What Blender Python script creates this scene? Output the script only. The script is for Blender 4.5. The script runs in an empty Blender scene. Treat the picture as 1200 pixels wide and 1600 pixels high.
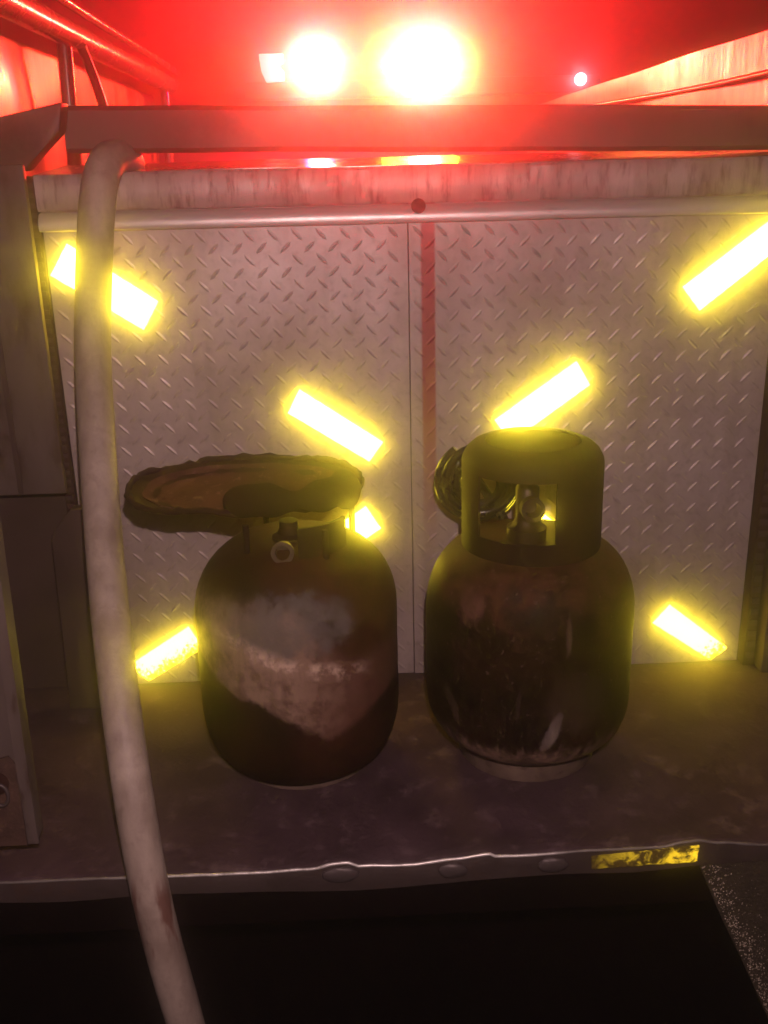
import bpy, bmesh, math, random
from mathutils import Vector, Matrix, noise
random.seed(7)
S = bpy.context.scene
COL = S.collection
PI = math.pi

# ------------------------------------------------------------------ camera
cam_d = bpy.data.cameras.new('camera')
cam_d.sensor_fit = 'VERTICAL'; cam_d.sensor_height = 24.0; cam_d.lens = 24.0 * 1560 / 1600
cam_d.clip_start = 0.02; cam_d.clip_end = 400
cam = bpy.data.objects.new('camera', cam_d); COL.objects.link(cam)
CAM = Vector((0.0, -1.57, 0.845))
cam.matrix_world = (Matrix.Translation(CAM) @ Matrix.Rotation(math.radians(-2.0), 4, 'Z')
                    @ Matrix.Rotation(math.radians(71.0), 4, 'X') @ Matrix.Rotation(math.radians(-1.4), 4, 'Z'))
S.camera = cam

# ------------------------------------------------------------------ night sky
w = bpy.data.worlds.new('World'); S.world = w; w.use_nodes = True
nt = w.node_tree
sky = nt.nodes.new('ShaderNodeTexSky'); sky.sky_type = 'NISHITA'; sky.sun_disc = False
sky.sun_elevation = math.radians(-6); sky.sun_rotation = math.radians(160)
bg = nt.nodes['Background']; bg.inputs['Strength'].default_value = 0.05
nt.links.new(sky.outputs['Color'], bg.inputs['Color'])

S.view_settings.view_transform = 'Standard'; S.view_settings.look = 'None'
S.view_settings.exposure = 0.0; S.view_settings.gamma = 1.0
S.cycles.use_denoising = True
try: S.cycles.denoiser = 'OPENIMAGEDENOISE'
except Exception: pass
S.cycles.max_bounces = 6; S.cycles.volume_bounces = 1; S.cycles.diffuse_bounces = 3
S.cycles.transparent_max_bounces = 8; S.cycles.sample_clamp_indirect = 4.0

# ------------------------------------------------------------------ lamps: the hand torch / camera flash and the red warning lamps
HAZE_DENSITY = 0.18; HAZE_G = 0.9865
TAPE = 46.0
def lamp(name, loc, power, color, radius=0.02, kind='POINT'):
    d = bpy.data.lights.new(name, kind); d.energy = power; d.color = color; d.shadow_soft_size = radius
    o = bpy.data.objects.new(name, d); COL.objects.link(o); o.location = loc; return o
flash = lamp('camera_flash', CAM + Vector((0.03, -0.01, 0.14)), 87.0, (1.0, 0.68, 0.655), 0.006)
LAMP_Y = 2.45
BIG = (0.322, LAMP_Y, 1.195); SMALL = (-0.066, LAMP_Y, 1.202); BLOCK = (-0.233, LAMP_Y, 1.205); MARKER = (0.915, LAMP_Y, 1.142)
lamp('beacon_lamp', (BIG[0], LAMP_Y - 0.12, BIG[2]), 110.0, (1.0, 0.0, 0.12), 0.05)
lamp('beacon_lamp', (SMALL[0], LAMP_Y - 0.12, SMALL[2]), 55.0, (1.0, 0.0, 0.12), 0.04)
lamp('beacon_bulb', (BIG[0], LAMP_Y - 0.06, BIG[2]), 9.0, (1.0, 0.62, 0.16), 0.04)
lamp('beacon_bulb', (SMALL[0], LAMP_Y - 0.06, SMALL[2]), 3.0, (1.0, 0.62, 0.16), 0.03)

# ------------------------------------------------------------------ materials
def new_mat(name):
    m = bpy.data.materials.new(name); m.use_nodes = True
    return m, m.node_tree, m.node_tree.nodes['Principled BSDF']
def N(t, k, **kw):
    n = t.nodes.new(k)
    for a, v in kw.items(): setattr(n, a, v)
    return n
def setv(n, **kw):
    for a, v in kw.items(): n.inputs[a.replace('_', ' ')].default_value = v
    return n
def L(t, a, b): t.links.new(a, b)
def coords(t, scale=(1, 1, 1), loc=(0, 0, 0)):
    c = N(t, 'ShaderNodeTexCoord'); m = N(t, 'ShaderNodeMapping')
    m.inputs['Scale'].default_value = scale; m.inputs['Location'].default_value = loc
    L(t, c.outputs['Object'], m.inputs['Vector']); return m.outputs['Vector']
def noise_t(t, vec, scale, detail=5, rough=0.6, dist=0.0):
    n = N(t, 'ShaderNodeTexNoise'); setv(n, Scale=scale, Detail=detail, Roughness=rough, Distortion=dist)
    L(t, vec, n.inputs['Vector']); return n.outputs['Fac']
def ramp(t, fac, stops):
    r = N(t, 'ShaderNodeValToRGB'); e = r.color_ramp.elements
    while len(e) < len(stops): e.new(0.5)
    for i, (p, c) in enumerate(stops):
        e[i].position = p
        e[i].color = (c, c, c, 1) if isinstance(c, (int, float)) else (*c, 1)
    L(t, fac, r.inputs['Fac']); return r.outputs['Color']
def mixc(t, fac, a, b):
    m = N(t, 'ShaderNodeMix', data_type='RGBA')
    for k, v in ((0, fac), (6, a), (7, b)):
        if isinstance(v, (int, float)): m.inputs[k].default_value = v
        elif isinstance(v, tuple): m.inputs[k].default_value = (*v, 1)
        else: L(t, v, m.inputs[k])
    return m.outputs[2]
def mth(t, op, a, b=None, c=None, clamp=False):
    m = N(t, 'ShaderNodeMath', operation=op); m.use_clamp = clamp
    for i, v in enumerate((a, b, c)):
        if v is None: continue
        if isinstance(v, (int, float)): m.inputs[i].default_value = v
        else: L(t, v, m.inputs[i])
    return m.outputs[0]
def smooth(t, v, lo, hi):
    r = N(t, 'ShaderNodeMapRange', interpolation_type='SMOOTHSTEP')
    L(t, v, r.inputs[0]); r.inputs[1].default_value = lo; r.inputs[2].default_value = hi
    return r.outputs[0]
def bump(t, bs, h, strength=0.3, dist=0.002):
    b = N(t, 'ShaderNodeBump'); setv(b, Strength=strength, Distance=dist); L(t, h, b.inputs['Height'])
    L(t, b.outputs['Normal'], bs.inputs['Normal'])

def metal(name, c1, c2, metallic=0.5, rough=(0.35, 0.65), scale=9.0, rust=None, rust_amt=0.6, fine=140.0, bs=0.15, stretch=(1, 1, 1), spec=0.35):
    m, t, p = new_mat(name)
    v = coords(t, stretch)
    n1 = noise_t(t, v, scale); n2 = noise_t(t, v, fine, 3)
    col = mixc(t, ramp(t, n1, [(0.3, 0.0), (0.7, 1.0)]), c1, c2)
    if rust:
        n3 = noise_t(t, v, scale * 2.3, 8, 0.7)
        col = mixc(t, ramp(t, n3, [(rust_amt - 0.04, 0.0), (rust_amt + 0.12, 1.0)]), col, rust)
    L(t, col, p.inputs['Base Color'])
    p.inputs['Metallic'].default_value = metallic; p.inputs['Specular IOR Level'].default_value = spec
    L(t, ramp(t, mth(t, 'ADD', mth(t, 'MULTIPLY', n1, 0.6), mth(t, 'MULTIPLY', n2, 0.4)), [(0.25, rough[0]), (0.75, rough[1])]), p.inputs['Roughness'])
    bump(t, p, mth(t, 'ADD', n2, mth(t, 'MULTIPLY', n1, 2.0)), bs)
    return m

def emit(name, color, strength):
    m, t, p = new_mat(name)
    p.inputs['Base Color'].default_value = (*[min(1, c) for c in color], 1)
    p.inputs['Emission Color'].default_value = (*color, 1); p.inputs['Emission Strength'].default_value = strength
    p.inputs['Roughness'].default_value = 0.4
    return m

def tread_mat(name, streak):
    m, t, p = new_mat(name)
    v = coords(t)
    n1 = noise_t(t, v, 4.0, 4); n2 = noise_t(t, v, 90.0, 4); n3 = noise_t(t, coords(t, (1, 1, 0.12)), 26.0, 4)
    col = mixc(t, ramp(t, n1, [(0.35, 0.0), (0.68, 1.0)]), (0.41, 0.335, 0.325), (0.265, 0.21, 0.203))
    col = mixc(t, ramp(t, n3, [(0.55, 0.0), (0.8, 0.55)]), col, (0.17, 0.12, 0.105))
    col = mixc(t, ramp(t, n2, [(0.52, 0.0), (0.75, 0.6)]), col, (0.15, 0.11, 0.10))
    n5 = noise_t(t, coords(t, (1, 1, 0.5)), 7.0, 8, 0.75)
    col = mixc(t, ramp(t, n5, [(0.50, 0.0), (0.68, 0.6)]), col, (0.19, 0.135, 0.12))
    if streak:                                  # red streak below the latch bolt, fading downwards
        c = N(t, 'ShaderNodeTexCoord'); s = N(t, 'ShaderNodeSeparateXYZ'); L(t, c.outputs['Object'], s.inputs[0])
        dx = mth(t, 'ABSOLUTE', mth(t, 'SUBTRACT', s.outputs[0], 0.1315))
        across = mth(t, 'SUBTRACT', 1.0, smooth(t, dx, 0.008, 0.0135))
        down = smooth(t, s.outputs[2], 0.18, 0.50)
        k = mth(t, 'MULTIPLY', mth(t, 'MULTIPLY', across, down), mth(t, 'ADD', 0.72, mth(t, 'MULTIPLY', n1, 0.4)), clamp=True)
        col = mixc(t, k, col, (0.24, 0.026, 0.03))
    L(t, col, p.inputs['Base Color'])
    p.inputs['Metallic'].default_value = 0.35
    L(t, ramp(t, n1, [(0.3, 0.42), (0.7, 0.62)]), p.inputs['Roughness'])
    bump(t, p, n2, 0.12)
    return m

def cylinder_mat(name, kind):
    """Burnt, worn paint on a gas cylinder; the object origin sits at the middle of its foot."""
    m, t, p = new_mat(name)
    v = coords(t)
    c = N(t, 'ShaderNodeTexCoord'); s = N(t, 'ShaderNodeSeparateXYZ'); L(t, c.outputs['Object'], s.inputs[0])
    x, z = s.outputs[0], s.outputs[2]
    n1 = noise_t(t, v, 9.0, 6); n2 = noise_t(t, v, 42.0, 6, 0.7); n3 = noise_t(t, v, 160.0, 3)
    nx = mth(t, 'MULTIPLY', mth(t, 'SUBTRACT', n1, 0.5), 0.09); nf = mth(t, 'MULTIPLY', mth(t, 'SUBTRACT', n2, 0.5), 0.05)
    wob = mth(t, 'ADD', nx, nf)
    if kind == 'banded':
        base = mixc(t, ramp(t, n1, [(0.40, 0.0), (0.68, 1.0)]), (0.007, 0.0025, 0.002), (0.030, 0.009, 0.005))
        base = mixc(t, mth(t, 'MULTIPLY', smooth(t, mth(t, 'ADD', z, x), 0.24, 0.38), ramp(t, n2, [(0.35, 0.1), (0.65, 0.9)])), base, (0.060, 0.020, 0.009))
        # remaining paint: a wide band that sags towards the right of the middle
        xs = mth(t, 'ADD', x, -0.055)
        low = mth(t, 'ADD', 0.109, mth(t, 'MULTIPLY', mth(t, 'ABSOLUTE', mth(t, 'ADD', xs, mth(t, 'MULTIPLY', wob, 0.7))), 0.47))
        low = mth(t, 'MAXIMUM', low, 0.113)
        up = mth(t, 'SUBTRACT', 0.300, mth(t, 'MULTIPLY', smooth(t, x, -0.02, 0.095), 0.080))
        zz = mth(t, 'ADD', z, mth(t, 'MULTIPLY', wob, 0.55))
        inband = mth(t, 'MULTIPLY', smooth(t, mth(t, 'SUBTRACT', zz, low), -0.008, 0.010), mth(t, 'SUBTRACT', 1.0, smooth(t, mth(t, 'SUBTRACT', zz, up), -0.022, 0.016)))
        tan = mixc(t, smooth(t, mth(t, 'ADD', x, mth(t, 'MULTIPLY', wob, 1.2)), -0.02, 0.10), (0.215, 0.140, 0.105), (0.075, 0.028, 0.020))
        tan = mixc(t, ramp(t, n2, [(0.46, 0.0), (0.62, 0.75)]), tan, (0.070, 0.034, 0.024))
        tan = mixc(t, ramp(t, noise_t(t, coords(t, (1, 1, 0.15)), 60.0, 4), [(0.5, 0.0), (0.72, 0.5)]), tan, (0.040, 0.018, 0.013))
        base = mixc(t, inband, base, tan)
        # grey primer patch above the band
        px = mth(t, 'MULTIPLY', mth(t, 'ADD', mth(t, 'ADD', x, mth(t, 'MULTIPLY', nx, 1.9)), 0.004), 1.0 / 0.092)
        pz = mth(t, 'MULTIPLY', mth(t, 'ADD', mth(t, 'ADD', z, mth(t, 'MULTIPLY', nf, 1.8)), -0.274), 1.0 / 0.043)
        rr = mth(t, 'ADD', mth(t, 'MULTIPLY', px, px), mth(t, 'MULTIPLY', pz, pz))
        patch = mth(t, 'SUBTRACT', 1.0, smooth(t, rr, 0.55, 1.25))
        base = mixc(t, mth(t, 'MULTIPLY', mth(t, 'MULTIPLY', patch, 0.85), ramp(t, noise_t(t, v, 24.0, 7, 0.75), [(0.34, 0.25), (0.56, 1.0)])), base, mixc(t, n2, (0.055, 0.047, 0.044), (0.125, 0.108, 0.100)))
        # pale flaked ridge along the upper edge of the band
        rz = mth(t, 'SUBTRACT', mth(t, 'ADD', zz, mth(t, 'MULTIPLY', x, 0.31)), 0.226)
        ridge = mth(t, 'MULTIPLY', mth(t, 'SUBTRACT', 1.0, smooth(t, mth(t, 'ABSOLUTE', rz), 0.004, 0.020)), mth(t, 'SUBTRACT', 1.0, smooth(t, mth(t, 'ABSOLUTE', mth(t, 'ADD', x, 0.01)), 0.075, 0.12)))
        base = mixc(t, mth(t, 'MULTIPLY', ridge, ramp(t, n2, [(0.44, 0.0), (0.60, 1.0)])), base, (0.42, 0.30, 0.235))
        base = mixc(t, ramp(t, n3, [(0.68, 0.0), (0.74, 0.7)]), base, (0.10, 0.05, 0.03))
    else:
        st = noise_t(t, coords(t, (1, 1, 0.14)), 42.0, 5, 0.7)
        base = mixc(t, ramp(t, n1, [(0.40, 0.0), (0.66, 1.0)]), (0.003, 0.0012, 0.001), (0.012, 0.0036, 0.002))
        base = mixc(t, ramp(t, st, [(0.54, 0.0), (0.70, 0.7)]), base, (0.020, 0.008, 0.0055))
        rust = mth(t, 'MULTIPLY', smooth(t, mth(t, 'ADD', z, mth(t, 'MULTIPLY', wob, 1.5)), 0.25, 0.315), ramp(t, n2, [(0.36, 0.1), (0.60, 1.0)]))
        base = mixc(t, rust, base, (0.050, 0.016, 0.009))
        spl = mth(t, 'MULTIPLY', mth(t, 'SUBTRACT', 1.0, smooth(t, mth(t, 'ADD', z, mth(t, 'MULTIPLY', mth(t, 'SUBTRACT', st, 0.5), 0.11)), 0.058, 0.092)), ramp(t, n2, [(0.38, 0.25), (0.58, 1.0)]))
        base = mixc(t, spl, base, (0.190, 0.115, 0.088))
        def scrape(base, cx, cz, rx, rz, lean, colr, amt):
            qx = mth(t, 'MULTIPLY', mth(t, 'ADD', mth(t, 'ADD', x, mth(t, 'MULTIPLY', wob, 0.25)), mth(t, 'SUBTRACT', mth(t, 'MULTIPLY', z, -lean), cx - lean * cz)), 1 / rx)
            qz = mth(t, 'MULTIPLY', mth(t, 'ADD', mth(t, 'ADD', z, nf), -cz), 1 / rz)
            q = mth(t, 'ADD', mth(t, 'MULTIPLY', qx, qx), mth(t, 'MULTIPLY', qz, qz))
            return mixc(t, mth(t, 'MULTIPLY', mth(t, 'MULTIPLY', mth(t, 'SUBTRACT', 1.0, smooth(t, q, 0.3, 1.2)), ramp(t, st, [(0.34, 0.1), (0.60, 1.0)])), amt), base, colr)
        base = scrape(base, 0.010, 0.112, 0.011, 0.034, 0.36, (0.20, 0.155, 0.14), 0.85)
        base = scrape(base, 0.027, 0.255, 0.0045, 0.030, -0.05, (0.11, 0.065, 0.05), 0.6)
        base = scrape(base, -0.040, 0.150, 0.004, 0.03, 0.1, (0.05, 0.03, 0.024), 0.4)
        base = scrape(base, -0.122, 0.125, 0.006, 0.028, -0.35, (0.09, 0.05, 0.038), 0.6)
        base = scrape(base, -0.095, 0.285, 0.016, 0.026, 0.2, (0.10, 0.045, 0.034), 0.8)
        base = scrape(base, 0.045, 0.150, 0.05, 0.05, 0.0, (0.035, 0.02, 0.016), 0.7)
        n6 = noise_t(t, v, 26.0, 9, 0.8)
        base = mixc(t, mth(t, 'MULTIPLY', ramp(t, n6, [(0.55, 0.0), (0.60, 0.75)]), mth(t, 'ADD', 0.25, smooth(t, z, 0.15, 0.30))), base, (0.045, 0.018, 0.012))
        base = mixc(t, ramp(t, n3, [(0.64, 0.0), (0.70, 0.85)]), base, (0.095, 0.055, 0.042))
    L(t, base, p.inputs['Base Color'])
    p.inputs['Metallic'].default_value = 0.0
    L(t, ramp(t, n2, [(0.3, 0.42), (0.7, 0.75)]), p.inputs['Roughness'])
    p.inputs['Specular IOR Level'].default_value = 0.06
    bump(t, p, mth(t, 'ADD', n2, mth(t, 'MULTIPLY', n3, 0.4)), 0.35, 0.002)
    return m

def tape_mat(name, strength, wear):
    """Retroreflective yellow film; its emission stands in for the torch light it returns. Object X runs along the strip."""
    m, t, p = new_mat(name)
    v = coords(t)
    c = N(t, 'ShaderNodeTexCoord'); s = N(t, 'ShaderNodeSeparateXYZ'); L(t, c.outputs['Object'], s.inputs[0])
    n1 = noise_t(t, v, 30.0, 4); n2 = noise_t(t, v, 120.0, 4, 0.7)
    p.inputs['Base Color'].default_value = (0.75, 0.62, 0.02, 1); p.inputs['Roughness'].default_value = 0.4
    p.inputs['Emission Color'].default_value = (1.0, 0.74, 0.034, 1)  # emission stands in for the flash returned by the film
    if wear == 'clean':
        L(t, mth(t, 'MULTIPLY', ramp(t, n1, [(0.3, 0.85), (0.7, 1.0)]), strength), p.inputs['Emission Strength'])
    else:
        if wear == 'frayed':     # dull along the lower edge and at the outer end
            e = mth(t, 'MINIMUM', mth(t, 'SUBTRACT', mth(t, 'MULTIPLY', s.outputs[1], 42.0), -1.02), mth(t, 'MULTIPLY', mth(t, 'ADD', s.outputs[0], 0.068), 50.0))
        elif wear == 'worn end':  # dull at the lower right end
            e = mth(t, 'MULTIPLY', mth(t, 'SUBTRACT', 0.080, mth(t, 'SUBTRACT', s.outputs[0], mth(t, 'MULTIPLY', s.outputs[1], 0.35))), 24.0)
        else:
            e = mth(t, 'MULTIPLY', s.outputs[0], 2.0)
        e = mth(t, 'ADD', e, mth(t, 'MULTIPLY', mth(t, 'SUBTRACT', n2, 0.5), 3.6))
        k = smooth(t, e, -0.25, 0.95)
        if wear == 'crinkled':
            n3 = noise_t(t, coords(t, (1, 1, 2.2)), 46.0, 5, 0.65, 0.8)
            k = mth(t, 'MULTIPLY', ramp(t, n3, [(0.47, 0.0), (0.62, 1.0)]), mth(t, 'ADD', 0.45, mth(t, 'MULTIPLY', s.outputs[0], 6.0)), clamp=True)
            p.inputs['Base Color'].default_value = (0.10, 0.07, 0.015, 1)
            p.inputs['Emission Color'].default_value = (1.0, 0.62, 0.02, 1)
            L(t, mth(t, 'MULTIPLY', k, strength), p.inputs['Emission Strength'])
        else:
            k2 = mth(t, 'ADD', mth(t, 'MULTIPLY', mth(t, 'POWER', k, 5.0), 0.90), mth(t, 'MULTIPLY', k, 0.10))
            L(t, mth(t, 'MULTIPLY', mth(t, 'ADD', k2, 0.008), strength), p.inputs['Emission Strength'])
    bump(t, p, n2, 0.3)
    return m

M = {}
M['tread_l'] = tread_mat('tread plate', False)
M['tread_r'] = tread_mat('red streaked tread plate', True)
M['trim'] = metal('streaked trim steel', (0.36, 0.29, 0.275), (0.22, 0.165, 0.155), 0.3, (0.4, 0.65), 26, (0.10, 0.045, 0.035), 0.54, stretch=(1, 1, 0.22))
M['bead'] = metal('pale bead steel', (0.52, 0.47, 0.46), (0.38, 0.33, 0.32), 0.5, (0.28, 0.5), 14, (0.2, 0.10, 0.08), 0.66, stretch=(0.2, 1, 1))
M['beam'] = metal('grimy beam paint', (0.12, 0.062, 0.048), (0.065, 0.030, 0.024), 0.1, (0.45, 0.7), 9, (0.035, 0.014, 0.010), 0.56, stretch=(0.6, 1, 0.5))
M['shelf'] = metal('wet shelf steel', (0.25, 0.2, 0.19), (0.14, 0.1, 0.09), 0.6, (0.12, 0.35), 11)
M['deck'] = metal('scuffed deck steel', (0.062, 0.036, 0.044), (0.034, 0.019, 0.023), 0.0, (0.8, 1.0), 11, (0.110, 0.073, 0.080), 0.58, 90, 0.8, spec=0.03)
M['lip'] = metal('dirty lip steel', (0.060, 0.042, 0.040), (0.034, 0.022, 0.02), 0.2, (0.45, 0.7), 16, (0.06, 0.03, 0.02), 0.6, 90, 0.3)
M['weld'] = metal('dull weld metal', (0.075, 0.058, 0.058), (0.05, 0.036, 0.036), 0.3, (0.4, 0.6), 30)
M['post'] = metal('grey post paint', (0.12, 0.092, 0.085), (0.072, 0.052, 0.047), 0.1, (0.45, 0.7), 12, (0.045, 0.024, 0.017), 0.55, stretch=(1, 1, 0.4), spec=0.06)
M['post_rust'] = metal('rusted post end', (0.085, 0.045, 0.033), (0.035, 0.018, 0.014), 0.1, (0.55, 0.85), 30, (0.16, 0.09, 0.06), 0.62, 120, 0.5)
M['side'] = metal('side sheet', (0.070, 0.046, 0.042), (0.040, 0.026, 0.024), 0.1, (0.5, 0.75), 7, spec=0.06)
M['gasket'] = metal('dark gasket rubber', (0.030, 0.012, 0.009), (0.018, 0.008, 0.006), 0.0, (0.6, 0.9), 20, spec=0.06)
M['black'] = metal('void black', (0.0035, 0.001, 0.0016), (0.002, 0.0008, 0.001), 0.0, (0.8, 0.95), 12, spec=0.03)  # near black puts the shade under the deck into the colour
M['tank_l'] = cylinder_mat('burnt banded paint', 'banded')
M['tank_r'] = cylinder_mat('burnt black paint', 'black')
M['foot'] = metal('scraped foot steel', (0.20, 0.14, 0.11), (0.07, 0.045, 0.035), 0.2, (0.4, 0.7), 22, (0.04, 0.02, 0.015), 0.58)
M['valve'] = metal('tarnished brass', (0.05, 0.026, 0.012), (0.022, 0.010, 0.006), 0.5, (0.3, 0.6), 40)
M['collar'] = metal('dark collar paint', (0.010, 0.0035, 0.003), (0.020, 0.0065, 0.005), 0.0, (0.5, 0.75), 14, (0.060, 0.020, 0.010), 0.63, spec=0.06)
M['rubber'] = metal('glossy black hose', (0.010, 0.006, 0.005), (0.018, 0.010, 0.008), 0.0, (0.18, 0.35), 12, bs=0.05)
M['pan'] = metal('flaking rust', (0.090, 0.032, 0.023), (0.036, 0.011, 0.008), 0.0, (0.7, 0.9), 30, (0.22, 0.12, 0.095), 0.60, 80, 0.5, spec=0.06)
M['pan_rim'] = metal('dark rust rim', (0.024, 0.008, 0.005), (0.014, 0.005, 0.003), 0.0, (0.55, 0.85), 20, bs=0.5, spec=0.06)
M['rag'] = metal('grimy cloth', (0.020, 0.008, 0.005), (0.010, 0.004, 0.003), 0.0, (0.8, 1.0), 18, bs=0.5, spec=0.06)
M['wet_wall'] = metal('wet bed sheet', (0.22, 0.14, 0.11), (0.12, 0.06, 0.05), 0.35, (0.2, 0.5), 7, (0.045, 0.006, 0.008), 0.46, 60, 0.4, (1, 1, 0.30))  # pale and dark red streaks stand in for cream and red light patches
M['board'] = metal('red glow paint', (0.20, 0.030, 0.050), (0.11, 0.015, 0.026), 0.0, (0.5, 0.8), 2.5)  # red glow put into the board's colour
M['rail'] = metal('rail tube', (0.16, 0.12, 0.11), (0.09, 0.06, 0.055), 0.6, (0.15, 0.35), 16, (0.06, 0.03, 0.03), 0.62)
M['skirt'] = metal('gritty undercoat', (0.040, 0.030, 0.018), (0.022, 0.016, 0.010), 0.0, (0.6, 0.9), 40, (0.06, 0.045, 0.03), 0.6, 220, 0.7)
M['grit'] = metal('shiny grit', (0.5, 0.42, 0.34), (0.2, 0.16, 0.12), 0.2, (0.2, 0.4), 50)
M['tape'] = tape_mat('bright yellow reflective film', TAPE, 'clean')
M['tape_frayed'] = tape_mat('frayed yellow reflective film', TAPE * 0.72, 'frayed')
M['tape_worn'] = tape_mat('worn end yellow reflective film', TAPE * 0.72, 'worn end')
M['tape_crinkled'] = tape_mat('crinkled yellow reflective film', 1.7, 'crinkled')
M['bulb'] = emit('lit beacon core', (1.0, 0.72, 0.035), 260.0)
M['bulb_small'] = emit('lit beacon core small', (1.0, 0.72, 0.035), 700.0)
M['lens'] = emit('red lit lens', (1.0, 0.0, 0.0006), 19000.0)
M['block'] = emit('dim lit lens', (1.0, 0.70, 0.45), 1.3)
M['marker'] = emit('pink marker', (1.0, 0.50, 0.62), 14.0)
M['housing'] = metal('lamp housing', (0.03, 0.02, 0.02), (0.02, 0.01, 0.01), 0.0, (0.3, 0.5), 10)

def hose_mat():
    m, t, p = new_mat('weathered hose')
    v = coords(t, (1, 1, 0.25)); vs = coords(t)
    n1 = noise_t(t, v, 30.0, 6, 0.65); n2 = noise_t(t, vs, 9.0, 5); n3 = noise_t(t, vs, 150.0, 3)
    col = mixc(t, ramp(t, n1, [(0.3, 0.0), (0.72, 1.0)]), (0.33, 0.265, 0.225), (0.175, 0.130, 0.110))
    col = mixc(t, ramp(t, n2, [(0.50, 0.0), (0.68, 0.75)]), col, (0.12, 0.078, 0.060))
    col = mixc(t, ramp(t, noise_t(t, vs, 70.0, 6, 0.75), [(0.52, 0.0), (0.70, 0.7)]), col, (0.13, 0.09, 0.072))
    c = N(t, 'ShaderNodeTexCoord'); s = N(t, 'ShaderNodeSeparateXYZ'); L(t, c.outputs['Object'], s.inputs[0])
    zb = mth(t, 'MULTIPLY', smooth(t, s.outputs[2], -0.12, -0.04), mth(t, 'SUBTRACT', 1.0, smooth(t, s.outputs[2], 0.0, 0.05)))
    n4 = noise_t(t, coords(t, (1, 1, 0.18)), 55.0, 3)
    col = mixc(t, mth(t, 'MULTIPLY', zb, ramp(t, n4, [(0.50, 0.0), (0.62, 0.85)])), col, (0.10, 0.032, 0.022))
    L(t, col, p.inputs['Base Color']); p.inputs['Roughness'].default_value = 0.6
    bump(t, p, mth(t, 'ADD', n1, n3), 0.25)
    return m
M['hose'] = hose_mat()

def ground_mat():
    m, t, p = new_mat('wet asphalt')
    v = coords(t); n1 = noise_t(t, v, 160.0, 4); n2 = noise_t(t, v, 2.0, 4)
    L(t, mixc(t, n1, (0.006, 0.004, 0.005), (0.014, 0.010, 0.011)), p.inputs['Base Color'])
    L(t, ramp(t, n2, [(0.35, 0.22), (0.65, 0.5)]), p.inputs['Roughness'])
    bump(t, p, n1, 0.3, 0.004)
    return m
M['ground'] = ground_mat()

# ------------------------------------------------------------------ mesh helpers
def obj(name, bm, mat, parent=None, loc=(0, 0, 0), smooth_ang=None, label=None, kind=None):
    me = bpy.data.meshes.new(name)
    bmesh.ops.recalc_face_normals(bm, faces=bm.faces)
    bm.to_mesh(me); bm.free()
    me.materials.append(mat)
    if smooth_ang is not None:
        for f in me.polygons: f.use_smooth = True
        me.set_sharp_from_angle(angle=math.radians(smooth_ang))
    o = bpy.data.objects.new(name, me); COL.objects.link(o)
    o.location = loc
    if parent: o.parent = parent
    if label: o['label'] = label
    if kind: o['kind'] = kind
    return o
def thing(name, label, cat, loc=(0, 0, 0), group=None):
    o = bpy.data.objects.new(name, None); COL.objects.link(o); o.location = loc; o.empty_display_size = 0.05
    o['label'] = label; o['category'] = cat
    if group: o['group'] = group
    return o
def add_box(bm, x0, x1, y0, y1, z0, z1, bev=0.0, seg=2):
    b = bmesh.new()
    bmesh.ops.create_cube(b, size=1.0)
    for v in b.verts:
        v.co = Vector(((x0 + x1) / 2 + v.co.x * (x1 - x0), (y0 + y1) / 2 + v.co.y * (y1 - y0), (z0 + z1) / 2 + v.co.z * (z1 - z0)))
    if bev: bmesh.ops.bevel(b, geom=list(b.edges), offset=bev, segments=seg, affect='EDGES', profile=0.5)
    merge(bm, b); return bm
def merge(bm, b):
    me = bpy.data.meshes.new('tmp'); b.to_mesh(me); b.free(); bm.from_mesh(me); bpy.data.meshes.remove(me)
def box(*a, **k): return add_box(bmesh.new(), *a, **k)
def lathe(profile, seg=64, a0=0.0, a1=2 * PI, bm=None):
    """Revolve (r, z) points about Z."""
    bm = bm or bmesh.new(); full = abs(a1 - a0 - 2 * PI) < 1e-6
    n = seg if full else seg + 1
    rings = []
    for r, z in profile:
        if r < 1e-6: rings.append([bm.verts.new((0, 0, z))])
        else: rings.append([bm.verts.new((r * math.cos(a0 + (a1 - a0) * i / seg), r * math.sin(a0 + (a1 - a0) * i / seg), z)) for i in range(n)])
    for A, B in zip(rings, rings[1:]):
        for i in range(seg):
            j = (i + 1) % n if full else i + 1
            if len(A) == 1 and len(B) == 1: continue
            if len(A) == 1: bm.faces.new((A[0], B[i], B[j]))
            elif len(B) == 1: bm.faces.new((A[i], A[j], B[0]))
            else: bm.faces.new((A[i], A[j], B[j], B[i]))
    return bm
def spline(pts, sub=8):
    P = [Vector(p) for p in pts]; out = []
    for i in range(len(P) - 1):
        p0 = P[max(i - 1, 0)]; p1 = P[i]; p2 = P[i + 1]; p3 = P[min(i + 2, len(P) - 1)]
        for k in range(sub):
            t = k / sub
            out.append(0.5 * ((2 * p1) + (-p0 + p2) * t + (2 * p0 - 5 * p1 + 4 * p2 - p3) * t * t + (-p0 + 3 * p1 - 3 * p2 + p3) * t ** 3))
    out.append(P[-1]); return out
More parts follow.
